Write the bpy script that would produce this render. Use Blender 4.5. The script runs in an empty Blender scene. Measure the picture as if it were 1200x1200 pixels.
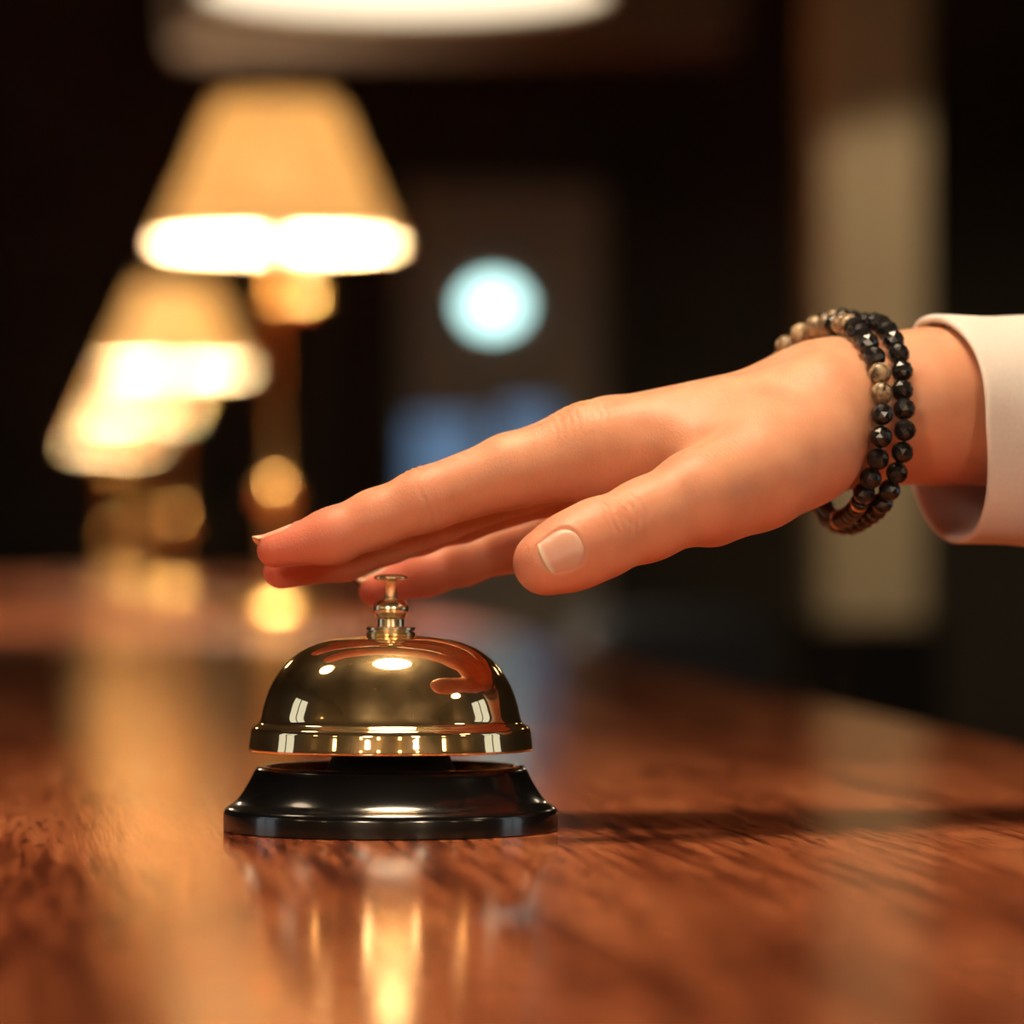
import bpy, bmesh, math, random
import numpy as np
from mathutils import Vector, Matrix
random.seed(7)
sc = bpy.context.scene
COL = sc.collection
R = math.radians

# ------------------------------------------------------------------ camera
TOP = 1.05                      # height of the counter top above the floor
CAMZ = TOP + 0.069              # the lens sits just above the counter
F = 5100.0                      # focal length in pixels of a 1200 px frame
FOC = 1.108                     # distance of the bell
cd = bpy.data.cameras.new('camera'); cam = bpy.data.objects.new('camera', cd); COL.objects.link(cam)
cam.location = (0, 0, CAMZ); cam.rotation_euler = (R(90), 0, 0)
cd.sensor_width = 36; cd.lens = 36 * F / 1200; cd.shift_y = 55 / 1200
cd.clip_start = 0.02; cd.clip_end = 60
cd.dof.use_dof = True; cd.dof.focus_distance = 1.085; cd.dof.aperture_fstop = cd.lens / 17.0
sc.camera = cam
sc.view_settings.view_transform = 'Standard'; sc.view_settings.look = 'None'
sc.view_settings.gamma = 1; sc.view_settings.use_curve_mapping = False
sc.view_settings.exposure = 1.0
sc.cycles.use_denoising = True
sc.cycles.caustics_reflective = False; sc.cycles.caustics_refractive = False
sc.cycles.sample_clamp_indirect = 6

def at(px, py, y):              # a point seen at px, py, standing y metres away
    return Vector(((px - 600) / F * y, y, CAMZ + (655 - py) / F * y))

# ------------------------------------------------------------------ materials
def newmat(name):
    m = bpy.data.materials.new(name); m.use_nodes = True
    nt = m.node_tree; nt.nodes.clear()
    return m, nt, nt.nodes.new('ShaderNodeOutputMaterial')
def N(nt, kind, **kw):
    n = nt.nodes.new(kind)
    for k, v in kw.items():
        if k in n.inputs: n.inputs[k].default_value = v
        else: setattr(n, k, v)
    return n
def ramp(nt, stops, fac):
    r = nt.nodes.new('ShaderNodeValToRGB'); e = r.color_ramp.elements
    while len(e) < len(stops): e.new(0.5)
    for el, (p, c) in zip(e, stops): el.position = p; el.color = (*c, 1)
    nt.links.new(fac, r.inputs[0]); return r.outputs[0]
def pbr(name, col, rough=0.5, metal=0.0, noise=0.06, scale=40, bump=0.0, **kw):
    m, nt, out = newmat(name); L = nt.links.new
    b = N(nt, 'ShaderNodeBsdfPrincipled', Roughness=rough, Metallic=metal)
    for k, v in kw.items(): b.inputs[k.replace('_', ' ')].default_value = v
    tc = N(nt, 'ShaderNodeTexCoord'); no = N(nt, 'ShaderNodeTexNoise', Scale=scale, Detail=4.0)
    L(tc.outputs['Object'], no.inputs['Vector'])
    c0 = tuple(x * (1 - noise) for x in col); c1 = tuple(min(1, x * (1 + noise)) for x in col)
    L(ramp(nt, [(0.3, c0), (0.7, c1)], no.outputs['Fac']), b.inputs['Base Color'])
    if bump:
        bp = N(nt, 'ShaderNodeBump', Strength=bump, Distance=0.001)
        L(no.outputs['Fac'], bp.inputs['Height']); L(bp.outputs[0], b.inputs['Normal'])
    L(b.outputs[0], out.inputs[0]); return m
def glow(name, col, s):
    m, nt, out = newmat(name)
    e = N(nt, 'ShaderNodeEmission', Color=(*col, 1), Strength=s)
    nt.links.new(e.outputs[0], out.inputs[0]); return m

def wood_mat(name, ang, dark, mid, lite, gloss, rough):
    m, nt, out = newmat(name); L = nt.links.new
    geo = N(nt, 'ShaderNodeNewGeometry')
    mp = N(nt, 'ShaderNodeMapping'); mp.inputs['Rotation'].default_value = (0, 0, ang)
    L(geo.outputs['Position'], mp.inputs['Vector'])
    def noise(scl, detail, rgh, sc_=1.0, dist=0.0):
        q = N(nt, 'ShaderNodeMapping'); q.inputs['Scale'].default_value = scl
        L(mp.outputs[0], q.inputs[0])
        n = N(nt, 'ShaderNodeTexNoise', Scale=sc_, Detail=detail, Roughness=rgh, Distortion=dist)
        L(q.outputs[0], n.inputs['Vector']); return n.outputs['Fac']
    g1 = noise((26, 1.6, 26), 5, 0.55, 1, 0.6)
    g2 = noise((260, 9, 260), 3, 0.6)
    pore = noise((750, 60, 750), 2, 0.5)
    mix = N(nt, 'ShaderNodeMix', data_type='FLOAT'); mix.inputs[0].default_value = 0.5
    L(g1, mix.inputs[2]); L(g2, mix.inputs[3])
    colr = ramp(nt, [(0.42, dark), (0.5, mid), (0.59, lite)], mix.outputs[0])
    pr = ramp(nt, [(0.36, (0.22, 0.2, 0.2)), (0.46, (1, 1, 1))], pore)
    mul = N(nt, 'ShaderNodeMix', data_type='RGBA', blend_type='MULTIPLY'); mul.inputs[0].default_value = 0.8
    L(colr, mul.inputs[6]); L(pr, mul.inputs[7])
    hgt = N(nt, 'ShaderNodeMath', operation='MULTIPLY_ADD'); hgt.inputs[1].default_value = 0.6
    L(pore, hgt.inputs[0]); L(g2, hgt.inputs[2])
    bp = N(nt, 'ShaderNodeBump', Strength=0.10, Distance=0.0006); L(hgt.outputs[0], bp.inputs['Height'])
    d = N(nt, 'ShaderNodeBsdfDiffuse'); L(mul.outputs[2], d.inputs[0]); L(bp.outputs[0], d.inputs['Normal'])
    rr = N(nt, 'ShaderNodeMapRange'); rr.inputs['To Min'].default_value = rough * 0.8; rr.inputs['To Max'].default_value = rough * 1.25
    L(g1, rr.inputs[0])
    g = N(nt, 'ShaderNodeBsdfGlossy', Color=(1, 0.93, 0.86, 1)); L(rr.outputs[0], g.inputs['Roughness']); L(bp.outputs[0], g.inputs['Normal'])
    fr = N(nt, 'ShaderNodeFresnel', IOR=1.3)
    fm = N(nt, 'ShaderNodeMapRange'); fm.inputs['From Max'].default_value = 0.8
    fm.inputs['To Min'].default_value = 0.04; fm.inputs['To Max'].default_value = gloss
    L(fr.outputs[0], fm.inputs[0])
    ms = N(nt, 'ShaderNodeMixShader'); L(fm.outputs[0], ms.inputs[0]); L(d.outputs[0], ms.inputs[1]); L(g.outputs[0], ms.inputs[2])
    L(ms.outputs[0], out.inputs[0]); return m

LANE = math.atan(0.113)         # the counter runs a little to the left of the view
M = {}
M['counter'] = wood_mat('reddish counter wood', -LANE, (0.18, 0.038, 0.015), (0.50, 0.130, 0.048), (0.72, 0.23, 0.09), 0.74, 0.11)
M['darkwood'] = wood_mat('dark panel wood', 0, (0.010, 0.006, 0.004), (0.018, 0.010, 0.006), (0.03, 0.016, 0.009), 0.02, 0.6)
def gold():
    m, nt, out = newmat('polished brass plating'); L = nt.links.new
    tc = N(nt, 'ShaderNodeTexCoord'); n = N(nt, 'ShaderNodeTexNoise', Scale=160.0, Detail=6.0, Roughness=0.7); L(tc.outputs['Object'], n.inputs['Vector'])
    a = N(nt, 'ShaderNodeBsdfGlossy', Color=(0.90, 0.70, 0.42, 1), Roughness=0.035); b = N(nt, 'ShaderNodeBsdfGlossy', Color=(0.82, 0.58, 0.28, 1), Roughness=0.36)
    r = N(nt, 'ShaderNodeMapRange'); r.inputs['From Min'].default_value = 0.35; r.inputs['From Max'].default_value = 0.7; r.inputs['To Min'].default_value = 0.06; r.inputs['To Max'].default_value = 0.19
    L(n.outputs['Fac'], r.inputs[0]); x = N(nt, 'ShaderNodeMixShader'); L(r.outputs[0], x.inputs[0]); L(a.outputs[0], x.inputs[1]); L(b.outputs[0], x.inputs[2])
    L(x.outputs[0], out.inputs[0]); return m
M['gold'] = gold()
M['gold2'] = pbr('pale brass fitting', (0.86, 0.72, 0.48), 0.24, 1.0, 0.05, 200)
M['black'] = pbr('black lacquer', (0.004, 0.004, 0.0045), 0.19, 0.0, 0.1, 90, Coat_Weight=0.6, Coat_Roughness=0.1)
M['matblack'] = pbr('matt black steel', (0.008, 0.008, 0.009), 0.45, 0.0, 0.1, 90)
M['brass'] = pbr('lamp brass', (0.52, 0.32, 0.115), 0.30, 1.0, 0.05, 60)
M['wall'] = pbr('dark brown plaster', (0.05, 0.042, 0.03), 0.85, 0, 0.15, 6)
M['ceil'] = pbr('dark ceiling paint', (0.06, 0.045, 0.03), 0.9, 0, 0.1, 5)
M['soffit'] = pbr('brown timber soffit', (0.17, 0.125, 0.09), 0.8, 0, 0.1, 8)
M['warmwall'] = pbr('ochre plaster', (0.20, 0.14, 0.075), 0.85, 0, 0.12, 5)
M['dado'] = pbr('black stained timber', (0.006, 0.004, 0.003), 0.9, 0, 0.1, 20, Specular_IOR_Level=0.1)
M['floor'] = pbr('dark carpet', (0.012, 0.008, 0.007), 0.9, 0, 0.3, 80)
M['tan'] = pbr('tan plaster', (0.42, 0.32, 0.19), 0.9, 0, 0.06, 5)
M['door'] = pbr('grey painted door', (0.42, 0.37, 0.32), 0.6, 0, 0.08, 5)
M['fabric'] = pbr('slate blue upholstery', (0.06, 0.07, 0.09), 0.9, 0, 0.2, 200)
M['cotton'] = pbr('white cotton', (0.66, 0.61, 0.58), 0.85, 0, 0.03, 900, bump=0.10, Sheen_Weight=0.15, Subsurface_Weight=0.45, Subsurface_Radius=(1.0, 0.75, 0.6), Subsurface_Scale=0.004)
M['jet'] = pbr('black faceted stone', (0.010, 0.009, 0.009), 0.22, 0, 0.4, 300)
M['copper'] = pbr('copper spacer metal', (0.75, 0.42, 0.22), 0.25, 1.0, 0.05, 300)
M['cord'] = pbr('dark elastic cord', (0.03, 0.02, 0.015), 0.8)

def jasper():
    m, nt, out = newmat('tan veined stone'); L = nt.links.new
    b = N(nt, 'ShaderNodeBsdfPrincipled', Roughness=0.3)
    tc = N(nt, 'ShaderNodeTexCoord'); oi = N(nt, 'ShaderNodeObjectInfo')
    ad = N(nt, 'ShaderNodeVectorMath', operation='ADD'); L(tc.outputs['Object'], ad.inputs[0]); L(oi.outputs['Random'], ad.inputs[1])
    n = N(nt, 'ShaderNodeTexNoise', Scale=330.0, Detail=4.0, Distortion=1.5); L(ad.outputs[0], n.inputs['Vector'])
    L(ramp(nt, [(0.36, (0.02, 0.014, 0.01)), (0.5, (0.26, 0.18, 0.10)), (0.66, (0.42, 0.31, 0.19))], n.outputs['Fac']), b.inputs['Base Color'])
    L(b.outputs[0], out.inputs[0]); return m
M['jasper'] = jasper()

def skin():
    m, nt, out = newmat('skin'); L = nt.links.new
    b = N(nt, 'ShaderNodeBsdfPrincipled', Roughness=0.46)
    b.subsurface_method = 'RANDOM_WALK'
    b.inputs['Subsurface Weight'].default_value = 0.55
    b.inputs['Subsurface Radius'].default_value = (1.0, 0.32, 0.16)
    b.inputs['Subsurface Scale'].default_value = 0.003
    b.inputs['Specular IOR Level'].default_value = 0.35
    tc = N(nt, 'ShaderNodeTexCoord')
    n1 = N(nt, 'ShaderNodeTexNoise', Scale=90.0, Detail=4.0); L(tc.outputs['Object'], n1.inputs['Vector'])
    base = ramp(nt, [(0.3, (0.60, 0.285, 0.172)), (0.7, (0.69, 0.355, 0.220))], n1.outputs['Fac'])
    fl = N(nt, 'ShaderNodeAttribute', attribute_name='flush_bounce')   # blood in fingertips and knuckles, plus red bounce light painted underneath
    mx = N(nt, 'ShaderNodeMix', data_type='RGBA'); L(fl.outputs['Fac'], mx.inputs[0]); L(base, mx.inputs[6])
    mx.inputs[7].default_value = (0.64, 0.165, 0.105, 1)
    L(mx.outputs[2], b.inputs['Base Color'])
    v = N(nt, 'ShaderNodeTexVoronoi', Scale=760.0); v.feature = 'DISTANCE_TO_EDGE'
    mp = N(nt, 'ShaderNodeMapping'); mp.inputs['Scale'].default_value = (1.5, 1, 1.0); mp.inputs['Rotation'].default_value = (0, R(25), 0)
    L(tc.outputs['Object'], mp.inputs[0]); L(mp.outputs[0], v.inputs['Vector'])
    n2 = N(nt, 'ShaderNodeTexNoise', Scale=1400.0, Detail=2.0); L(tc.outputs['Object'], n2.inputs['Vector'])
    ma = N(nt, 'ShaderNodeMath', operation='MULTIPLY_ADD'); ma.inputs[1].default_value = 0.5
    L(n2.outputs['Fac'], ma.inputs[0]); L(v.outputs['Distance'], ma.inputs[2])
    bp = N(nt, 'ShaderNodeBump', Strength=0.36, Distance=0.0003); L(ma.outputs[0], bp.inputs['Height']); L(bp.outputs[0], b.inputs['Normal'])
    L(b.outputs[0], out.inputs[0]); return m
M['skin'] = skin()
def nail_mat():
    m, nt, out = newmat('fingernail'); L = nt.links.new
    b = N(nt, 'ShaderNodeBsdfPrincipled', Roughness=0.38)
    b.inputs['Subsurface Weight'].default_value = 0.5
    b.inputs['Subsurface Radius'].default_value = (1.0, 0.4, 0.25); b.inputs['Subsurface Scale'].default_value = 0.002
    a = N(nt, 'ShaderNodeAttribute', attribute_name='along')
    L(ramp(nt, [(0.0, (0.78, 0.49, 0.38)), (0.2, (0.72, 0.38, 0.28)), (0.86, (0.70, 0.35, 0.26)), (0.94, (0.80, 0.56, 0.43)), (1.0, (0.84, 0.62, 0.50))], a.outputs['Fac']), b.inputs['Base Color'])
    L(b.outputs[0], out.inputs[0]); return m
M['nail'] = nail_mat()
def shade_mat():
    m, nt, out = newmat('cream linen lampshade'); L = nt.links.new
    d = N(nt, 'ShaderNodeBsdfDiffuse', Color=(0.82, 0.68, 0.48, 1)); t = N(nt, 'ShaderNodeBsdfTranslucent', Color=(0.86, 0.72, 0.47, 1))
    x = N(nt, 'ShaderNodeMixShader'); x.inputs[0].default_value = 0.245
    rf = N(nt, 'ShaderNodeBsdfRefraction', Color=(0.90, 0.76, 0.52, 1), Roughness=0.62, IOR=1.06)
    y = N(nt, 'ShaderNodeMixShader'); y.inputs[0].default_value = 0.45; L(t.outputs[0], y.inputs[1]); L(rf.outputs[0], y.inputs[2])
    L(d.outputs[0], x.inputs[1]); L(y.outputs[0], x.inputs[2]); L(x.outputs[0], out.inputs[0]); return m
M['shade'] = shade_mat()
WARM = (1.0, 0.70, 0.40)
M['bulb'] = glow('lamp bulb', (1.0, 0.78, 0.52), 1700)
M['diffuser'] = glow('pendant diffuser', (1.0, 0.80, 0.55), 0.85)
M['diffuser_fill'] = glow('fill pendant diffuser', (1.0, 0.76, 0.50), 24.0)
M['globe'] = glow('opal fill globe glass', (1.0, 0.77, 0.54), 33.0)
M['diffuser_key'] = glow('bell pendant diffuser', (1.0, 0.76, 0.50), 20.5)
M['diffuser_bright'] = glow('bright pendant diffuser', (1.0, 0.76, 0.50), 4.5)
M['sconce'] = glow('sconce glass', (1.0, 0.66, 0.32), 5.0)
M['teal'] = glow('pale teal lamp glass', (0.60, 1.0, 0.96), 2.1)
M['dusk'] = glow('dusk window pane', (0.30, 0.52, 0.85), 0.18)
M['day'] = glow('bright window pane', (0.85, 0.95, 1.0), 0.5)

# ------------------------------------------------------------------ mesh helpers
def obj(name, bm, mat, parent=None, smooth=True, bevel=0.0):
    me = bpy.data.meshes.new(name)
    bmesh.ops.recalc_face_normals(bm, faces=bm.faces[:])
    bm.to_mesh(me); bm.free()
    me.materials.append(mat)
    if smooth:
        for p in me.polygons: p.use_smooth = True
        me.set_sharp_from_angle(angle=R(42))
    o = bpy.data.objects.new(name, me); COL.objects.link(o)
    if parent: o.parent = parent
    if bevel:
        b = o.modifiers.new('bevel', 'BEVEL'); b.width = bevel; b.segments = 3; b.limit_method = 'ANGLE'
    return o
def thing(name, label, cat, loc=(0, 0, 0), rz=0, group=None):
    o = bpy.data.objects.new(name, None); COL.objects.link(o); o.empty_display_size = 0.02
    o.location = loc; o.rotation_euler = (0, 0, rz); o['label'] = label; o['category'] = cat
    if group: o['group'] = group
    return o
def tag(o, label, cat, group=None):
    o['label'] = label; o['category'] = cat
    if group: o['group'] = group
    return o
def struct(o): o['kind'] = 'structure'; return o
def box(bm, x0, x1, y0, y1, z0, z1):
    v = [bm.verts.new(p) for p in ((x0, y0, z0), (x1, y0, z0), (x1, y1, z0), (x0, y1, z0), (x0, y0, z1), (x1, y0, z1), (x1, y1, z1), (x0, y1, z1))]
    for f in ((0, 3, 2, 1), (4, 5, 6, 7), (0, 1, 5, 4), (1, 2, 6, 5), (2, 3, 7, 6), (3, 0, 4, 7)): bm.faces.new([v[i] for i in f])
    return bm
def B(*a): return box(bmesh.new(), *a)
def prism(bm, pts, z0, z1):
    lo = [bm.verts.new((x, y, z0)) for x, y in pts]; hi = [bm.verts.new((x, y, z1)) for x, y in pts]
    n = len(pts); bm.faces.new(lo[::-1]); bm.faces.new(hi)
    for i in range(n): bm.faces.new((lo[i], lo[(i + 1) % n], hi[(i + 1) % n], hi[i]))
    return bm
def fillet(prof, rad, n=5):      # round the corners of an (r, z) profile; rad is per point
    out = []
    for i, (p, rr) in enumerate(zip(prof, rad)):
        if rr <= 0 or i == 0 or i == len(prof) - 1: out.append(p); continue
        a, b, c = Vector(prof[i - 1]), Vector(p), Vector(prof[i + 1])
        d0 = (a - b); d1 = (c - b); r_ = min(rr, d0.length * 0.49, d1.length * 0.49)
        s, e = b + d0.normalized() * r_, b + d1.normalized() * r_
        for k in range(n + 1):
            t = k / n; q = s * (1 - t) ** 2 + b * 2 * t * (1 - t) + e * t * t; out.append((q.x, q.y))
    return out
def lathe(prof, seg=96, bm=None, c=(0, 0, 0), closed=False):
    bm = bm or bmesh.new(); rings = []
    for r, z in prof:
        if r < 1e-6: rings.append([bm.verts.new((c[0], c[1], c[2] + z))])
        else: rings.append([bm.verts.new((c[0] + r * math.cos(2 * math.pi * k / seg), c[1] + r * math.sin(2 * math.pi * k / seg), c[2] + z)) for k in range(seg)])
    pairs = list(zip(rings, rings[1:]))
    if closed: pairs.append((rings[-1], rings[0]))
    for a, b in pairs:
        for k in range(seg):
            q = [a[k % len(a)], a[(k + 1) % len(a)], b[(k + 1) % len(b)], b[k % len(b)]]
            u = []
            for v in q:
                if v not in u: u.append(v)
            if len(u) > 2: bm.faces.new(u)
    return bm
def tube(pts, rad, seg=16, bm=None, closed=False):
    bm = bm or bmesh.new(); P = [Vector(p) for p in pts]; n = len(P); rings = []
    ref = None
    for i, p in enumerate(P):
        t = (P[(i + 1) % n] - P[i - 1]) if closed else (P[min(i + 1, n - 1)] - P[max(i - 1, 0)])
        t.normalize()
        if ref is None: ref = t.orthogonal()
        a = (ref - t * ref.dot(t)).normalized(); ref = a; b = t.cross(a)
        r_ = rad[i] if isinstance(rad, (list, tuple)) else rad
        rings.append([bm.verts.new(p + (a * math.cos(2 * math.pi * k / seg) + b * math.sin(2 * math.pi * k / seg)) * r_) for k in range(seg)])
    for i in range(n if closed else n - 1):
        a, b = rings[i], rings[(i + 1) % n]
        for k in range(seg): bm.faces.new((a[k], a[(k + 1) % seg], b[(k + 1) % seg], b[k]))
    if not closed: bm.faces.new(rings[0][::-1]); bm.faces.new(rings[-1])
    return bm
def copy_tree(o, parent=None):
    c = o.copy(); COL.objects.link(c)
    if parent: c.parent = parent
    for ch in list(o.children): copy_tree(ch, c)
    return c

# ------------------------------------------------------------------ the room
X0, X1, Y0, Y1, ZH = -3.6, 3.6, -5.0, 15.2, 3.3
struct(obj('floor', B(X0, X1, Y0, Y1, -0.1, 0), M['floor']))
struct(obj('ceiling', B(X0, X1, Y0, Y1, ZH, ZH + 0.1), M['ceil']))
struct(obj('wall_left', B(X0 - 0.1, X0, Y0, Y1, 0, ZH), M['wall']))
struct(obj('wall_right', B(X1, X1 + 0.1, Y0, Y1, 0, ZH), M['wall']))
struct(obj('wall_back', B(X0, X1, Y1, Y1 + 0.1, 0, ZH), M['wall']))
struct(obj('wall_front', B(X0, X1, Y0 - 0.1, Y0, 0, ZH), M['warmwall']))
struct(obj('baseboard_back', B(X0, X1, Y1 - 0.02, Y1, 0, 0.14), M['darkwood']))
# timber soffit across the room, its lower edge just above the lamps
sl, sr = at(200, 0, 10).x, at(866, 0, 10).x
struct(obj('trim_1', B(sl, sr, 10, 10.35, at(0, 46, 10).z, ZH), M['soffit'], bevel=0.01))
# pillar with a dark timber dado
pl, pr = at(964, 0, 8).x, at(1084, 0, 8).x
struct(obj('pillar', B(pl, pr, 8.0, 8.45, 1.0, ZH), M['tan'], bevel=0.01))
struct(obj('trim_2', B(pl - 0.03, pr + 0.03, 7.96, 8.49, 0, 1.0), M['dado'], bevel=0.01))
# grey glazed door in the back wall
YD = 15.1
dl, dr_ = at(474, 0, YD).x, at(706, 0, YD).x
door = struct(obj('door_1', B(dl, dr_, YD, YD + 0.06, 0, at(0, 218, YD).z), M['door'], bevel=0.008))
for (a, b, c, d) in ((482, 562, 492, 600), (588, 650, 478, 600)):
    p, q = at(a, d, YD), at(b, c, YD)
    obj('glass_pane', B(p.x, q.x, YD - 0.008, YD - 0.001, p.z, q.z), M['dusk'], door)
fm = bmesh.new(); zt = at(0, 218, YD).z
box(fm, dl - 0.09, dl, YD - 0.02, YD + 0.09, 0, zt + 0.09); box(fm, dr_, dr_ + 0.09, YD - 0.02, YD + 0.09, 0, zt + 0.09); box(fm, dl, dr_, YD - 0.02, YD + 0.09, zt, zt + 0.09)
obj('door_frame', fm, M['darkwood'], door)
hb = tube([(dr_ - 0.06, YD - 0.002, 1.0), (dr_ - 0.06, YD - 0.06, 1.0), (dr_ - 0.17, YD - 0.06, 1.0)], 0.01, 12)
obj('door_handle', hb, M['brass'], door)
# oval teal lamp on the door's upper half
lp = at(578, 358, YD)
tl = thing('wall_lamp', 'glowing oval pale teal lamp fixed on the far grey door', 'lamp', lp)
tb = bmesh.new(); bmesh.ops.create_uvsphere(tb, u_segments=32, v_segments=16, radius=1)
bmesh.ops.scale(tb, vec=(0.090, 0.010, 0.072), verts=tb.verts); bmesh.ops.translate(tb, vec=(0, -0.012, 0), verts=tb.verts)
obj('lamp_glass', tb, M['teal'], tl)
mb = lathe([(0, 0), (0.06, 0), (0.06, 0.010), (0.05, 0.012), (0, 0.012)], 32); bmesh.ops.rotate(mb, cent=(0, 0, 0), matrix=Matrix.Rotation(R(90), 3, 'X'), verts=mb.verts)
obj('mounting_plate', mb, M['brass'], tl)
# windows behind the camera, mirrored in the bell
for i, (xw, sx) in enumerate(((X0, 1), (X1, -1))):
    ya, yb = 0.7, 1.9
    q = sorted((xw, xw + sx * 0.03))
    w = struct(obj('window_%d' % (i + 1), B(q[0], q[1], ya, yb, 0.9, 2.6), M['day'], smooth=False))
    g = bmesh.new(); q = sorted((xw, xw + sx * 0.06))
    for y in (ya, (ya + yb) / 2, yb): box(g, q[0], q[1], y - 0.04, y + 0.04, 0.86, 2.64)
    for z in (0.9, 1.75, 2.6): box(g, q[0], q[1] - 0.005 * (sx > 0), ya, yb, z - 0.04, z + 0.04)
    obj('window_frame', g, M['darkwood'], w)

# ------------------------------------------------------------------ the counter
ctr = thing('reception_counter', 'long glossy reddish wooden reception counter with fine straight grain', 'counter')
def edge(y): return 0.313 - 0.0765 * y
near, far = 0.28, 13.3
pts = [(-0.30 - 0.113 * near, near), (edge(near), near), (edge(6.0), 6.0), (edge(far), far), (-0.36 - 0.113 * far, far)]
obj('worktop', prism(bmesh.new(), pts, TOP - 0.045, TOP), M['counter'], ctr, bevel=0.004)
pts = [(-0.25 - 0.113 * near, near + 0.06), (edge(near) - 0.06, near + 0.06), (edge(far) - 0.06, far - 0.05), (-0.30 - 0.113 * far, far - 0.05)]
obj('body', prism(bmesh.new(), pts, 0.0, TOP - 0.045), M['darkwood'], ctr)

# ------------------------------------------------------------------ table lamps in a row
def make_lamp():
    t = thing('table_lamp', '', 'lamp')
    obj('base', lathe([(0, 0), (0.062, 0), (0.062, 0.006)] + [(0.014 + 0.048 * math.cos(math.pi / 2 * k / 12), 0.006 + 0.026 * math.sin(math.pi / 2 * k / 12)) for k in range(1, 13)] + [(0.012, 0.04), (0, 0.04)], 64), M['brass'], t)
    st = [(0.0, 0.030), (0.008, 0.03), (0.008, 0.118)]
    st += [(0.008 + 0.012 * math.sin(math.pi * k / 8), 0.118 + 0.034 * k / 8) for k in range(1, 8)]
    st += [(0.008, 0.152), (0.0075, 0.315)] + [(0.0075 + 0.0065 * math.sin(math.pi * k / 8), 0.315 + 0.028 * k / 8) for k in range(1, 8)]
    st += [(0.0075, 0.343), (0.006, 0.385), (0, 0.385)]
    obj('stem', lathe(st, 32), M['brass'], t)
    kn = bmesh.new(); tube([(0.006, -0.004, 0.335), (0.034, -0.012, 0.335)], 0.004, 12, kn)
    bmesh.ops.create_uvsphere(kn, u_segments=16, v_segments=10, radius=0.0075, matrix=Matrix.Translation((0.038, -0.013, 0.335)))
    obj('switch_knob', kn, M['brass'], t)
    obj('socket', lathe(fillet([(0, 0.383), (0.014, 0.383), (0.016, 0.410), (0.012, 0.430), (0, 0.430)], [0, .002, .002, .002, 0]), 24), M['brass'], t)
    bb = bmesh.new(); bmesh.ops.create_uvsphere(bb, u_segments=20, v_segments=12, radius=0.024, matrix=Matrix.Translation((0, 0, 0.470)))
    obj('bulb', bb, M['bulb'], t)
    z0, z1, r0, r1, w = 0.3937, 0.542, 0.126, 0.060, 0.0012
    s = obj('lamp_shade', lathe([(r0, z0), (r1 + 0.004, z1 - 0.004), (r1, z1), (r1 - w, z1), (r1 + 0.004 - w, z1 - 0.005), (r0 - w, z0)], 96, closed=True), M['shade'], t)
    sp = bmesh.new()
    for k in range(3):
        a = k * 2 * math.pi / 3 + 0.4
        tube([(0, 0, 0.537), (r1 * math.cos(a), r1 * math.sin(a), 0.537)], 0.0015, 8, sp)
    tube([(0.0, 0.013, 0.42), (0, 0.034, 0.455), (0, 0.030, 0.51), (0, 0, 0.537)], 0.0015, 8, sp); tube([(0, -0.013, 0.42), (0, -0.034, 0.455), (0, -0.030, 0.51), (0, 0, 0.537)], 0.0015, 8, sp)
    obj('harp', sp, M['brass'], t)
    return t
lamp = make_lamp()
labels = ['brass table lamp with cream shade, nearest and largest of the row on the counter',
          'brass table lamp second in the row, directly behind the largest one',
          'brass table lamp third in the row, its shade between two glowing shades',
          'brass table lamp farthest down the counter, smallest shade at the end']
for i, y in enumerate((4.5, 7.5, 9.9, 12.6)):
    o = lamp if i == 0 else copy_tree(lamp)
    x = 0.268 - 0.113 * y if i else (324 - 600) / F * 4.5
    o.location = (x, y, TOP); o['label'] = labels[i]; o['group'] = 'brass lamps along the counter'

# ------------------------------------------------------------------ pendant lamps
def make_pendant(rad=0.153, h=0.17, mat='diffuser'):
    t = thing('pendant_lamp', '', 'lamp')
    rt, w = rad * 0.52, 0.0015
    obj('lamp_shade', lathe([(rad, 0), (rt, h), (rt - w, h), (rad - w, 0)], 96, closed=True), M['shade'], t)
    obj('diffuser', lathe([(0, 0.004), (rad * 0.97, 0.004), (rad * 0.97, 0.009), (0, 0.009)], 96), M[mat], t, smooth=False)
    obj('cap', lathe(fillet([(0, h - 0.004), (rt, h - 0.004), (rt, h + 0.004), (0.02, h + 0.02), (0.012, h + 0.05), (0, h + 0.05)], [0, .001, .002, .01, .004, 0]), 48), M['brass'], t)
    return t
def hang(t, loc):
    t.location = loc
    obj('cable', tube([(0, 0, 0.2), (0, 0, ZH - 0.02 - loc[2])], 0.003, 10), M['matblack'], t)
    obj('ceiling_rose', lathe([(0, ZH - loc[2]), (0.05, ZH - loc[2]), (0.045, ZH - loc[2] - 0.025), (0, ZH - loc[2] - 0.03)], 32), M['brass'], t)
p0 = make_pendant(); q = at(473, -3, 3.2)
tag(p0, 'large glowing cream pendant shade hanging above the counter at the top edge', 'lamp', 'pendant lamps'); hang(p0, q)
def bright(loc, label, rad=0.17, m='diffuser_bright'):
    p = make_pendant(rad, 0.18, m); tag(p, label, 'lamp', 'pendant lamps'); hang(p, loc); return p
bright((-0.02, 1.08, TOP + 0.72), 'bright pendant lamp hanging straight over the bell, mirrored on its dome', 0.135, 'diffuser_key')
bright((-0.93, 1.36, 2.25), 'bright pendant lamp left of the bell, mirrored high on the left of the dome', 0.17)
bright((1.57, 0.56, 2.15), 'bright pendant lamp mirrored on the right side of the dome', 0.17)
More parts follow.
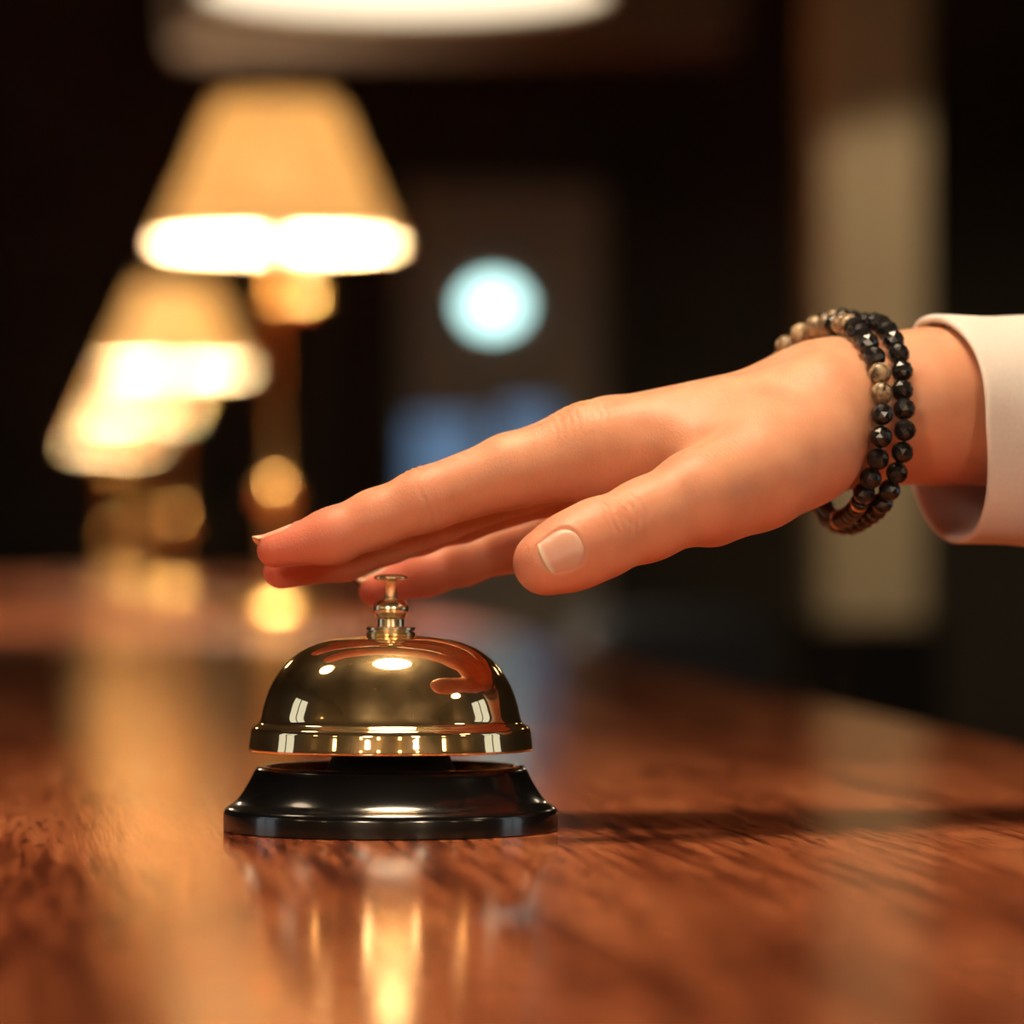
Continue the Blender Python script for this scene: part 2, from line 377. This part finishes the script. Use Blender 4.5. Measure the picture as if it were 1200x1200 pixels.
def globe(loc, label, rad=0.13):  # globes added out of view to fill the hand from the camera side
    t = thing('fill_globe', label, 'lamp', group='added fill globes'); bm = bmesh.new()
    bmesh.ops.create_uvsphere(bm, u_segments=48, v_segments=24, radius=rad)
    obj('glass_globe', bm, M['globe'], t)
    obj('cap', lathe(fillet([(0, rad - 0.012), (0.045, rad - 0.012), (0.045, rad + 0.01), (0.014, rad + 0.03), (0.010, rad + 0.075), (0, rad + 0.075)], [0, .002, .004, .006, .003, 0]), 32), M['brass'], t)
    hang(t, loc)
globe((-0.62, -0.80, 1.62), 'unseen globe added as front fill, mirrored low on the left of the dome')
globe((0.80, -0.95, 1.66), 'unseen globe added as front fill, mirrored low on the right of the dome')
bright((1.75, 5.2, 2.35), 'unseen fill pendant on the right, added to light the soffit', 0.20)  # added out of view to brighten the soffit and walls
bright((-1.9, 6.5, 2.45), 'unseen fill pendant on the left, added to light the far room', 0.20, 'diffuser_fill')  # second added pendant, fills the room from the left
bright((2.0, 12.4, 2.5), 'unseen fill pendant added to light the far grey door', 0.25, 'diffuser_fill')  # added beside the view to lift the door and back wall
# sconces on the wall behind the camera, mirrored as small lights along the dome
def make_sconce():
    t = thing('wall_sconce', 'small warm wall sconce mirrored low on the brass dome', 'lamp', group='sconces mirrored in the bell')
    obj('backplate', B(-0.07, 0.07, 0, 0.03, -0.16, 0.16), M['brass'], t, bevel=0.004)
    obj('glass', lathe(fillet([(0, -0.11), (0.10, -0.2), (0.14, 0.2), (0, 0.2)], [0, .03, .03, 0]), 32, c=(0, 0.165, 0)), M['sconce'], t)
    return t
s0 = make_sconce()
for i, (x, y, rz, lb) in enumerate(((-2.5, Y0, 0, 'left of centre on the facing wall'), (-0.9, Y0, 0, 'just left of the middle of the wall facing the bell'),
        (0.9, Y0, 0, 'just right of the middle of the wall facing the bell'), (2.5, Y0, 0, 'right of centre on the facing wall'),
        (X0, -2.3, -90, 'first of the left side wall'), (X0, -0.6, -90, 'second of the left side wall beside its window'),
        (X1, -2.3, 90, 'first of the right side wall'), (X1, -0.6, 90, 'second of the right side wall beside its window'))):
    o = s0 if i == 0 else copy_tree(s0)
    o.location = (x, y, 2.05); o.rotation_euler = (0, 0, R(rz)); o['label'] = 'warm mirrored sconce, ' + lb
# downlight that washes the pillar
sp = bpy.data.lights.new('pillar_downlight', 'SPOT'); so = bpy.data.objects.new('pillar_downlight', sp); COL.objects.link(so)
tgt = at(1020, 400, 8); so.location = (tgt.x + 0.50, 6.6, 2.7)
so.rotation_euler = (Vector((tgt.x + 0.02, 8, 1.30)) - so.location).to_track_quat('-Z', 'Y').to_euler()
sp.energy = 36; sp.color = (1, 0.83, 0.6); sp.spot_size = R(33); sp.spot_blend = 0.2; sp.shadow_soft_size = 0.03

# armchair in the lounge behind the counter
ch = thing('armchair', 'dark slate upholstered armchair in the shadows beside the counter', 'chair', (at(868, 0, 7.0).x, 7.0, 0), R(20))
obj('seat', B(-0.28, 0.28, -0.28, 0.28, 0.24, 0.44), M['fabric'], ch, bevel=0.04)
obj('backrest', B(-0.17, 0.17, 0.24, 0.36, 0.30, 1.03), M['fabric'], ch, bevel=0.05)
for sx in (-1, 1): obj('armrest', B(min(sx * .28, sx * .36), max(sx * .28, sx * .36), -0.28, 0.34, 0.24, 0.62), M['fabric'], ch, bevel=0.035)
for sx in (-1, 1):
    for sy in (-1, 1): obj('leg', lathe([(0, 0), (0.014, 0), (0.022, 0.25), (0, 0.25)], 16, c=(sx * 0.27, sy * 0.24, 0)), M['darkwood'], ch)

# ------------------------------------------------------------------ the bell
K = FOC / F                      # metres per pixel at the bell
bp = at(458, 974, FOC)
bell = thing('service_bell', 'polished brass service bell on a black base, standing on the counter', 'bell', (bp.x, FOC, TOP))
def prof(l): return [(r * K, (974 - y) * K) for r, y in l]
base = prof([(0, 974), (194.5, 974), (196, 972.5), (196, 954), (195.6, 951.5), (194.3, 948.8), (192, 946.4), (189, 944.5)]) 
for k in range(1, 12):           # concave flank
    t = k / 12; r = 189 - (189 - 160) * t ** 0.66; y = 944.5 - (944.5 - 905) * t
    base.append((r * K, (974 - y) * K))
base += prof([(159, 903), (156, 899.5), (151, 898), (146, 899), (143, 902), (128, 920), (90, 930), (0, 930)])
obj('base', lathe(base, 160), M['black'], bell)
obj('support_post', lathe(prof([(0, 931), (84, 931), (80, 912), (70, 890), (66, 880), (30, 876), (14, 862), (14, 760), (0, 760)]), 96), M['matblack'], bell)
dome_out = [(28, 746.6), (40, 747.2), (56, 748.6), (71, 751), (88, 756), (104, 763.5), (118, 774), (129, 786), (138, 800), (145, 816), (149.5, 832), (152, 843),
            (154.5, 848), (159, 851), (162, 853.5), (163.8, 857), (164.3, 861), (165.2, 868), (166.2, 876), (166.2, 879), (165.4, 880.5)]
def smooth_profile(P, n=4):
    out = []
    for i in range(len(P) - 1):
        a, b, c, d = (Vector(P[max(0, min(len(P) - 1, j))]) for j in (i - 1, i, i + 1, i + 2))
        for k in range(n):
            t = k / n
            v = 0.5 * ((2 * b) + (c - a) * t + (2 * a - 5 * b + 4 * c - d) * t * t + (3 * b - a - 3 * c + d) * t ** 3); out.append((v.x, v.y))
    out.append(P[-1]); return out
so_ = smooth_profile(dome_out)
dome_in = [(163, 880.5)] + [(r - 2.5, y + 2.2) for r, y in dome_out[-3::-1]]
obj('dome', lathe(prof(so_ + dome_in), 192, closed=True), M['gold'], bell)
collar = prof([(0, 751), (22, 756), (23.5, 751), (23, 748), (28, 747.5), (28.6, 746.5), (28.6, 742.5), (26.5, 741.5), (26.5, 740.5), (28.6, 739.5), (28.6, 736.5), (27.5, 735.7), (16, 735.4), (15.6, 728), (15.6, 727), (17.5, 726)])
for k in range(1, 14):
    a = -58 + (58 + 60) * k / 14; collar.append(((9 + 12.2 * math.cos(R(a))) * K, (974 - (715 - 12.8 * math.sin(R(a)))) * K))
collar += prof([(15, 703.6), (8.5, 703.2), (0, 703.2)])
obj('collar', lathe(collar, 64), M['gold2'], bell)
pg = obj('plunger', lathe(prof([(0, 706), (7.3, 706), (7.3, 683), (8.2, 681.8), (17, 680.8), (19.6, 679.2), (19.6, 677.4), (17, 675.6), (10, 674.3), (0, 674)]), 64), M['gold2'], bell)

# ------------------------------------------------------------------ the hand: a smooth implicit body
# working space in millimetres: X right, Y away from the bell's plane, Z up from the lens height
def H(px, py, d):
    D = FOC * 1000 + d
    return np.array([(px - 600) / F * D, d, (655 - py) / F * D])
def cap(a, b, ra, rb):
    a, b = np.asarray(a, float), np.asarray(b, float); ab = b - a; q = float(ab @ ab)
    def f(P):
        v = P - a; t = np.clip(v @ ab / q, 0, 1)
        return np.sqrt(((v - t[..., None] * ab) ** 2).sum(-1)) - (ra + (rb - ra) * t)
    return f
def smin(a, b, k):
    h = np.maximum(k - np.abs(a - b), 0) / k
    return np.minimum(a, b) - h * h * k * 0.25
class Chain:
    def __init__(s, pts, k): s.p = [H(*p[:3]) for p in pts]; s.r = [p[3] for p in pts]; s.k = k
    def __call__(s, P):
        d = None
        for i in range(len(s.p) - 1):
            e = cap(s.p[i], s.p[i + 1], s.r[i], s.r[i + 1])(P); d = e if d is None else smin(d, e, s.k)
        return d
INDEX = Chain([(693, 528, 4, 11.8), (598, 552, 1, 9.3), (497, 586, -2, 7.9), (440, 608, -3, 7.2), (388, 629, -4, 6.9), (322, 644, -5, 4.6)], 2.5)
MIDDLE = Chain([(715, 522, 26, 11.8), (610, 560, 23, 9.0), (510, 600, 20, 8.1), (455, 626, 18, 7.3), (402, 648, 17, 7.0), (330, 668, 15, 4.9)], 2.5)
RING = Chain([(745, 526, 46, 11.0), (640, 566, 41, 8.6), (540, 600, 38, 7.8), (490, 618, 36, 7.0), (440, 634, 34, 6.7), (374, 655, 31, 4.7)], 2.5)
PINKY = Chain([(785, 560, 64, 10.0), (680, 610, 60, 7.8), (592, 640, 57, 7.0), (545, 656, 55, 6.4), (498, 671, 54, 6.2), (440, 691, 53, 4.4)], 2.5)
THUMB = Chain([(938, 528, 2, 13.5), (818, 582, -22, 11.2), (758, 609, -29, 9.7), (700, 632, -36, 9.3), (668, 647, -39, 8.9), (640, 659, -42, 8.1)], 4)
THENAR = Chain([(945, 527, 6, 14.0), (885, 557, -8, 13.3), (832, 583, -16, 12.0)], 3)
PALM = [Chain([(693, 528, 4, 11.6), (960, 486, 16, 14.0)], 3), Chain([(715, 522, 26, 11.6), (962, 482, 34, 14.3)], 3),
        Chain([(745, 526, 46, 11.0), (968, 485, 48, 13.8)], 3), Chain([(785, 560, 62, 10.5), (972, 496, 58, 12.8)], 3)]
ARM = [Chain([(975, 487, 28, 16.0), (1075, 477, 36, 17.2), (1230, 471, 54, 20)], 3), Chain([(975, 486, 40, 16.4), (1075, 476, 48, 17.8), (1230, 471, 66, 21)], 3),
       Chain([(975, 487, 52, 15.8), (1075, 477, 60, 17.2), (1230, 471, 78, 20)], 3)]
WEB = Chain([(812, 524, -1, 7.5), (880, 520, 0, 11)], 3)
TENDON = Chain([(1012, 494, 13.5, 3.0), (955, 517, 0.5, 3.4), (895, 541, -11, 3.8)], 2)
def sdf(P):
    d = None
    for c in PALM: e = c(P); d = e if d is None else smin(d, e, 9)
    d = smin(d, THENAR(P), 7)
    d = smin(d, WEB(P), 7)
    a = None
    for c in ARM: e = c(P); a = e if a is None else smin(a, e, 10)
    d = smin(d, a, 12); d = smin(d, TENDON(P), 4.5)
    out = None
    for c, k in ((INDEX, 5), (MIDDLE, 5), (RING, 5), (PINKY, 5), (THUMB, 3.5)):
        e = smin(d, c(P), k); out = e if out is None else smin(out, e, 0.8)
    return out
def grad(P, e=0.05):
    g = np.stack([sdf(P + np.eye(3)[i] * e) - sdf(P - np.eye(3)[i] * e) for i in range(3)], -1)
    return g / np.maximum(np.linalg.norm(g, axis=-1, keepdims=True), 1e-9)

def surface_net(lo, hi, h):
    n = [int(math.ceil((b - a) / h)) + 1 for a, b in zip(lo, hi)]
    ax = [a + h * np.arange(k) for a, k in zip(lo, n)]
    G = np.empty(n, np.float32)
    for i0 in range(0, n[0], 24):
        xs = ax[0][i0:i0 + 24]
        P = np.stack(np.meshgrid(xs, ax[1], ax[2], indexing='ij'), -1)
        G[i0:i0 + 24] = sdf(P)
    S = G < 0
    acc = np.zeros([k - 1 for k in n] + [3], np.float32); cnt = np.zeros([k - 1 for k in n], np.float32)
    edges = []
    for a in range(3):
        sl0 = [slice(None)] * 3; sl1 = [slice(None)] * 3; sl0[a] = slice(0, -1); sl1[a] = slice(1, None)
        ga, gb = G[tuple(sl0)], G[tuple(sl1)]; cr = np.argwhere(S[tuple(sl0)] != S[tuple(sl1)])
        va, vb = ga[tuple(cr.T)], gb[tuple(cr.T)]; t = va / (va - vb)
        pos = cr.astype(np.float32).copy(); pos[:, a] += t
        b, c = (a + 1) % 3, (a + 2) % 3; quad = []
        for db, dc in ((0, 0), (-1, 0), (-1, -1), (0, -1)):
            cc = cr.copy(); cc[:, b] += db; cc[:, c] += dc
            np.add.at(acc, tuple(cc.T), pos); np.add.at(cnt, tuple(cc.T), 1); quad.append(cc)
        edges.append((quad, va < 0))
    ids = -np.ones(cnt.shape, np.int64); m = cnt > 0; ids[m] = np.arange(m.sum())
    V = (acc[m] / cnt[m][:, None]) * h + np.array(lo)
    Fs = []
    for quad, neg in edges:
        q = np.stack([ids[tuple(c.T)] for c in quad], 1); q[~neg] = q[~neg][:, ::-1]; Fs.append(q)
    return V.astype(np.float64), np.concatenate(Fs)
def subdivide(V, Q):
    E = np.concatenate([Q[:, [0, 1]], Q[:, [1, 2]], Q[:, [2, 3]], Q[:, [3, 0]]]); E.sort(1)
    U, inv = np.unique(E, axis=0, return_inverse=True); inv = inv.reshape(4, -1)
    nv, ne = len(V), len(U)
    W = np.concatenate([V, (V[U[:, 0]] + V[U[:, 1]]) / 2, V[Q].mean(1)])
    e = inv + nv; c = nv + ne + np.arange(len(Q))
    return W, np.concatenate([np.stack([Q[:, i], e[i], c, e[(i + 3) % 4]], 1) for i in range(4)])
def project(V, it=2):
    for _ in range(it): V = V - grad(V) * sdf(V)[:, None]
    return V
V, Q = surface_net((-74, -60, -24), (176, 112, 70), 0.9)
V = project(V, 2); V, Q = subdivide(V, Q); V = project(V, 1)
Nn = grad(V)

def frame(c, axis, nrm):
    a = axis / np.linalg.norm(axis); n = nrm - a * (nrm @ a); n /= np.linalg.norm(n); return c, a, n, np.cross(a, n)
def to_surface(P, d):            # walk from inside along d to the skin
    lo, hi = np.zeros(len(P)), np.full(len(P), 20.0)
    for _ in range(24):
        m = (lo + hi) / 2; ins = sdf(P + d * m[:, None]) < 0; lo = np.where(ins, m, lo); hi = np.where(ins, hi, m)
    return P + d * lo[:, None]
# nails: centre on the bone, direction towards the tip, facing, half width (radians about the bone), length
def nail_frame(ch, back, facing, half, length, over):
    tip, prev = ch.p[-1], ch.p[-2]; a = (tip - prev) / np.linalg.norm(tip - prev)
    c, a, n, t = frame(tip - a * back, a, np.array(facing, float)); return dict(c=c, a=a, n=n, t=t, half=half, len=length, over=over, smax=back + 1.4)
NAILS = [nail_frame(THUMB, 6.6, (-0.10, -1.0, 0.10), 0.64, 10.6, 0.0),
         nail_frame(INDEX, 6.2, (0, 0.30, 1), 0.85, 10.6, 0.5), nail_frame(MIDDLE, 6.2, (0, 0.10, 1), 0.85, 10.4, 0.4),
         nail_frame(RING, 6.0, (0, 0.2, 1), 0.85, 10, 0.4), nail_frame(PINKY, 5.2, (0, 0.2, 1), 0.85, 8.8, 0.4)]
disp = np.zeros(len(V)); flush_bounce = np.zeros(len(V))
for k in NAILS:                  # sink the nail bed, raise the fold around it
    r = V - k['c']; s = r @ k['a']; n = r @ k['n']; t = r @ k['t']
    ang = np.arctan2(t, n) / k['half']; v = s / k['len']
    near = (np.linalg.norm(r, axis=1) < 16) & (n > 0)
    sq = (np.abs(ang) ** 2.6 + np.abs(np.where(v < 0.5, (v - 0.5) / 0.5, (v - 0.5) / 0.62)) ** 2.6) ** (1 / 2.6)
    bed = -0.30 / (1 + np.exp((sq - 0.97) / 0.03)); fold = 0.16 * np.exp(-((sq - 1.12) / 0.09) ** 2) * (v < 0.9)
    disp += np.where(near, bed + fold, 0)
# creases: centre on screen, direction of the finger, list of (offset along, depth, width, curvature, reach)
def creases(ch, i, w, facing, lines, region=9, bump=0.12):
    c = ch.p[i] * (1 - w) + ch.p[i + 1] * w
    c, a, n, t = frame(c, ch.p[i + 1] - ch.p[i], np.array(facing, float))
    r = V - c; s = r @ a; nn = r @ n; tt = r @ t; near = (np.linalg.norm(r, axis=1) < region * 2.2) & (nn > 0)
    out = np.zeros(len(V))
    for off, dep, wid, cur, reach, t0 in lines:
        out -= dep * np.exp(-((s - off - cur * (tt - t0) ** 2 - 0.25 * np.sin(tt * 1.7 + off * 3) * 0.5) / wid) ** 2) * np.exp(-((tt - t0) / reach) ** 4)
    out += bump * np.exp(-(s / 4.5) ** 2 - (tt / 5.5) ** 2)
    return np.where(near, out, 0)
disp += creases(THUMB, 2, 0.72, (-0.05, -0.95, 0.35), [(-5.6, .26, .55, .03, 6, 0), (-3.2, .50, .6, .03, 6.5, 0), (-0.7, .72, .62, .02, 6.5, .4), (0.6, .30, .45, -.02, 3, -1), (2.0, .55, .6, -.01, 6, 0), (4.0, .36, .5, -.03, 5, -.6), (5.6, .24, .45, -.03, 4, .5)], 9, 0.45) * 1.1
disp += creases(THUMB, 0, 0.88, (0.0, -0.6, 0.8), [(x * 1.5 - 7, .15, .42, .015, 6, 0) for x in range(10)], 12)
for ch, i in ((INDEX, 2), (MIDDLE, 2), (RING, 2), (PINKY, 2)):
    disp += creases(ch, i, 0.0, (0, 0.1, 1), [(-3, .16, .5, .02, 5, 0), (-1.2, .24, .5, .02, 5, 0), (.6, .26, .5, 0, 5, 0), (2.4, .20, .5, -.02, 5, 0)])
    disp += creases(ch, i + 2, 0.0, (0, 0.1, 1), [(-1.2, .12, .45, .02, 4.5, 0), (.3, .16, .45, 0, 4.5, 0), (1.8, .12, .45, -.02, 4.5, 0)]) * 0.7
disp += creases(INDEX, 2, 0.0, (0, -1, -0.3), [(0.4, .28, .55, .01, 5, 0), (-1.6, .10, .5, .0, 4, 0)]) - 0
disp += creases(INDEX, 0, 0.1, (0, -0.4, 1), [(x * 2.1 - 8, .15, .5, .01, 8, 0) for x in range(8)], 12) * 0.8
disp = np.clip(disp, -1.0, 0.6)
V2 = V + Nn * disp[:, None]
for ch, w in ((INDEX, .9), (MIDDLE, 1.0), (RING, 1.0), (PINKY, 1.0), (THUMB, .3)):
    d = np.linalg.norm(V - ch.p[-1], axis=1); flush_bounce = np.maximum(flush_bounce, w * np.exp(-(d / 24) ** 2))
    dj = np.linalg.norm(V - ch.p[2], axis=1); flush_bounce = np.maximum(flush_bounce, 0.35 * w * np.exp(-(dj / 14) ** 2))
bounce = np.clip(-Nn[:, 2], 0, 1) * 0.35; flush_bounce = np.clip(np.maximum(flush_bounce, bounce), 0, 1)  # skin facing down reddened, painting in warm bounce from the counter

def to_world(P): return np.stack([P[:, 0] / 1000, FOC + P[:, 1] / 1000, CAMZ + P[:, 2] / 1000], 1)
ORG = np.array([0.09, FOC + 0.03, CAMZ + 0.03])
def np_mesh(name, Vw, Q, mat, parent, attr=None):
    me = bpy.data.meshes.new(name); me.from_pydata((Vw - ORG).tolist(), [], Q.tolist()); me.materials.append(mat)
    for an, av in (attr or {}).items():
        at_ = me.attributes.new(an, 'FLOAT', 'POINT'); at_.data.foreach_set('value', av.astype(np.float32))
    me.polygons.foreach_set('use_smooth', np.ones(len(me.polygons), bool)); me.update()
    o = bpy.data.objects.new(name, me); COL.objects.link(o); o.parent = parent; return o
me_person = thing('person', 'right hand reaching in from the right over the bell, white sleeve', 'person', ORG)
np_mesh('hand', to_world(V2), Q, M['skin'], me_person, {'flush_bounce': flush_bounce})
for k in NAILS:
    nu, nv = 25, 29; U_, W_ = np.meshgrid(np.linspace(-1, 1, nu), np.linspace(0, 1, nv), indexing='ij')
    side = np.sqrt(np.clip(1 - np.clip((0.48 - W_) / 0.48, 0, 1) ** 2.1, 0, 1)) * (1 - 0.05 * np.clip((W_ - .85) / .15, 0, 1) ** 2)
    a_ = U_ * side * k['half']; s_ = W_ * k['len'] - np.abs(U_) ** 2.5 * np.clip((W_ - .7) / .3, 0, 1) * 1.3
    d = np.cos(a_)[..., None] * k['n'] + np.sin(a_)[..., None] * k['t']
    smax = k['smax']
    org = k['c'] + np.minimum(s_, smax if k['over'] else 99)[..., None] * k['a']
    P = to_surface(org.reshape(-1, 3), d.reshape(-1, 3)).reshape(nu, nv, 3)
    P += k['a'] * np.maximum(s_ - smax, 0)[..., None] * (1.0 if k['over'] else 0.0)
    P += k['a'] * (k['over'] * np.clip((W_ - .8) / .2, 0, 1))[..., None]
    rise = 0.04 - 0.40 * (np.abs(U_) ** 6) - 0.4 * np.clip((0.10 - W_) / 0.10, 0, 1) ** 2 + 0.16 * np.clip((W_ - 0.8) / 0.2, 0, 1)
    P = P + d * rise[..., None]
    Pi = P - d * 0.45
    ix = np.arange(nu * nv).reshape(nu, nv); q1 = np.stack([ix[:-1, :-1], ix[1:, :-1], ix[1:, 1:], ix[:-1, 1:]], -1).reshape(-1, 4)
    q2 = q1[:, ::-1] + nu * nv
    rim = np.concatenate([ix[:, 0], ix[-1, 1:], ix[-2::-1, -1], ix[0, -2:0:-1]]); r2 = np.roll(rim, -1)
    q3 = np.stack([rim, r2, r2 + nu * nv, rim + nu * nv], 1)
    al = np.concatenate([W_.ravel(), W_.ravel()])
    o = np_mesh('fingernail', to_world(np.concatenate([P.reshape(-1, 3), Pi.reshape(-1, 3)])), np.concatenate([q1, q2, q3]), M['nail'], me_person, {'along': al})
    bm = bmesh.new(); bm.from_mesh(o.data); bmesh.ops.recalc_face_normals(bm, faces=bm.faces[:]); bm.to_mesh(o.data); bm.free()

# sleeve: a rolled cotton cuff around the forearm
def sleeve():
    nS, nT = 60, 72
    lay = []
    axis = np.array([1.0, 0.30, 0.0])
    def ring(u, grow, inner):
        c = H(1109, 503, 50) + axis * u
        tilt = 7.6 * math.exp(-max(u, 0) / 60)
        pts = []
        for k in range(nT):
            a = 2 * math.pi * k / nT; ca, sa = math.cos(a), math.sin(a)
            e = 2 / 2.3
            vz = math.copysign(abs(ca) ** e, ca); vy = math.copysign(abs(sa) ** e, sa)
            rz = 30.4 + grow + 0.03 * u; ry = 34.5 + grow + 0.03 * u
            wr = 0.0 if inner else (0.55 * math.sin(3 * a + u * 0.09) * math.sin(u * 0.11 + 0.8) * min(1, u / 14) + 0.35 * math.sin(5 * a - u * 0.16 + 1.3) * min(1, u / 20))
            dip = -1.2 * max(0, ca) ** 2 * math.exp(-((u - 12) / 7) ** 2) if not inner else 0
            pts.append(c + np.array([vy * tilt + (1.8 if ca > 0 else 2.6) * (ca if ca < 0 else 0) * -1.2 - 4.5 * max(0, ca) ** 3 * math.exp(-max(u, 0) / 30), -vy * (ry + wr), vz * (rz + wr + dip)]))
        return pts
    us_in = [90, 60, 40, 26, 16, 9, 4, 1.5]
    for u in us_in: lay.append(ring(u, -2.2, True))
    for k in range(7):
        b = math.pi * k / 6; lay.append(ring(0.6 - 1.4 * math.sin(b), -1.0 - 1.15 * math.cos(b), True))
    for u in [1.5, 3, 5, 8, 12, 16, 20, 25, 30, 36, 42, 50, 58, 68, 80, 95, 112, 135, 160, 190, 230]: lay.append(ring(u, 0.15, False))
    Vs = np.array(lay).reshape(-1, 3); n = len(lay); ix = np.arange(n * nT).reshape(n, nT); nx = np.roll(ix, -1, 1)
    Qs = np.stack([ix[:-1], nx[:-1], nx[1:], ix[1:]], -1).reshape(-1, 4)
    o = np_mesh('shirt_sleeve', to_world(Vs), Qs, M['cotton'], me_person)
    o['label'] = 'white cotton shirt cuff'
    s = o.modifiers.new('smooth', 'SUBSURF'); s.levels = 1; s.render_levels = 2
    bm = bmesh.new(); bm.from_mesh(o.data); bmesh.ops.recalc_face_normals(bm, faces=bm.faces[:]); bm.to_mesh(o.data); bm.free()
sleeve()

# ------------------------------------------------------------------ bead bracelets round the wrist
def catmull(P, n=24):
    P = np.array(P); m = len(P); out = []
    for i in range(m):
        a, b, c, d = P[i - 1], P[i], P[(i + 1) % m], P[(i + 2) % m]
        for k in range(n):
            t = k / n; out.append(0.5 * (2 * b + (c - a) * t + (2 * a - 5 * b + 4 * c - d) * t * t + (3 * b - a - 3 * c + d) * t ** 3))
    return np.array(out)
BR = 2.9
def clear(P, r):                 # keep the string outside the skin
    for _ in range(6):
        d = sdf(P); g = grad(P); P = P + g * np.maximum(r + 0.15 - d, 0)[:, None]
    return P
def resample(P, step):
    Q_ = np.concatenate([P, P[:1]]); s = np.concatenate([[0], np.cumsum(np.linalg.norm(np.diff(Q_, axis=0), axis=1))])
    n = int(round(s[-1] / step)); u = np.arange(n) * s[-1] / n
    return np.stack([np.interp(u, s, Q_[:, i]) for i in range(3)], 1)
def bead_mesh(kind):
    bm = bmesh.new()
    if kind == 'jet': bmesh.ops.create_icosphere(bm, subdivisions=2, radius=BR * 1.02 / 1000)
    elif kind == 'jasper': bmesh.ops.create_uvsphere(bm, u_segments=28, v_segments=18, radius=BR / 1000)
    elif kind == 'disc': lathe(fillet([(0, -1.2e-3), (2.5e-3, -1.2e-3), (2.5e-3, 1.2e-3), (0, 1.2e-3)], [0, 9e-4, 9e-4, 0]), 28, bm)
    else: lathe(fillet([(1.0e-3, -4.5e-4), (2.55e-3, -4.5e-4), (2.55e-3, 4.5e-4), (1.0e-3, 4.5e-4)], [0, 3e-4, 3e-4, 0]), 28, bm)
    me = bpy.data.meshes.new('bead'); bmesh.ops.recalc_face_normals(bm, faces=bm.faces[:]); bm.to_mesh(me); bm.free()
    me.materials.append(M[{'jet': 'jet', 'jasper': 'jasper', 'disc': 'jet', 'ring': 'copper'}[kind]])
    for p in me.polygons: p.use_smooth = kind != 'jet'
    return me
BM = {k: bead_mesh(k) for k in ('jet', 'jasper', 'disc', 'ring')}
def bracelet(ctrl, label, pick):
    path = clear(resample(catmull([H(*c) for c in ctrl]), 1.5), BR)
    pos = clear(resample(path, BR * 2 * 1.0), BR)
    w = to_world(pos); c = w.mean(0)
    root = thing('beaded_bracelet', label, 'bracelet', c, group='bead bracelets on the wrist')
    obj('cord', tube((to_world(path) - c).tolist(), 0.0005, 8, closed=True), M['cord'], root)
    n = len(w)
    for i in range(n):
        t = Vector(w[(i + 1) % n] - w[i - 1]).normalized()
        px = 600 + w[i][0] / w[i][1] * F; py = 655 - (w[i][2] - CAMZ) / w[i][1] * F
        kind = pick(px, py, pos[i][1], i)
        def put(name, me, p):
            o = bpy.data.objects.new(name, me); COL.objects.link(o); o.parent = root
            o.location = Vector(p - c); o.rotation_mode = 'QUATERNION'; o.rotation_quaternion = t.to_track_quat('Z', 'Y'); return o
        if kind == 'jasper':
            o = put('bead', BM['jasper'], w[i]); o['label'] = 'tan veined stone bead'
        elif kind == 'discs':
            tv = np.array(t) * 1e-3
            put('bead', BM['disc'], w[i] - tv * 1.35); put('bead', BM['disc'], w[i] + tv * 1.35)
        elif kind == 'ring':
            tv = np.array(t) * 1e-3
            put('bead', BM['disc'], w[i] + tv * 1.3); o = put('spacer_ring', BM['ring'], w[i] - tv * 0.6); o['label'] = 'copper spacer ring'
            put('bead', BM['disc'], w[i] - tv * 1.9)
        else:
            o = put('bead', BM['jet'], w[i])
    return root
def pickA(px, py, d, i):
    if py < 470 and px < 999: return 'jasper' if (i % 4 or px < 950) else 'jet'
    if 436 < py < 482 and px > 1010: return 'jasper'
    if py > 578: return 'ring' if i % 3 == 0 else 'discs'
    return 'jet'
def pickB(px, py, d, i):
    return 'jasper' if (py < 395 and px < 996 and i % 2) else 'jet'
bracelet([(921, 406, 62), (945, 388, 58), (968, 381, 50), (988, 392, 38), (1002, 408, 26), (1013, 436, 15), (1021, 470, 8), (1023, 505, 5), (1021, 540, 6), (1014, 574, 11), (1000, 599, 22), (980, 609, 36), (965, 595, 50), (945, 560, 64), (925, 500, 72), (916, 440, 70)],
         'beaded bracelet nearer the hand, tan veined stones along its top', pickA)
bracelet([(950, 396, 74), (972, 377, 62), (995, 375, 50), (1021, 385, 40), (1040, 406, 28), (1052, 440, 16), (1059, 475, 9), (1060, 510, 7), (1053, 548, 9), (1036, 586, 16), (1018, 604, 30), (993, 615, 48), (968, 600, 64), (955, 540, 76), (946, 470, 80)],
         'beaded bracelet nearer the white cuff, almost all black faceted stones', pickB)

# ------------------------------------------------------------------ faint night air light
w = bpy.data.worlds.new('night'); sc.world = w; w.use_nodes = True
w.node_tree.nodes['Background'].inputs[0].default_value = (0.9, 0.75, 0.6, 1); w.node_tree.nodes['Background'].inputs[1].default_value = 0.004
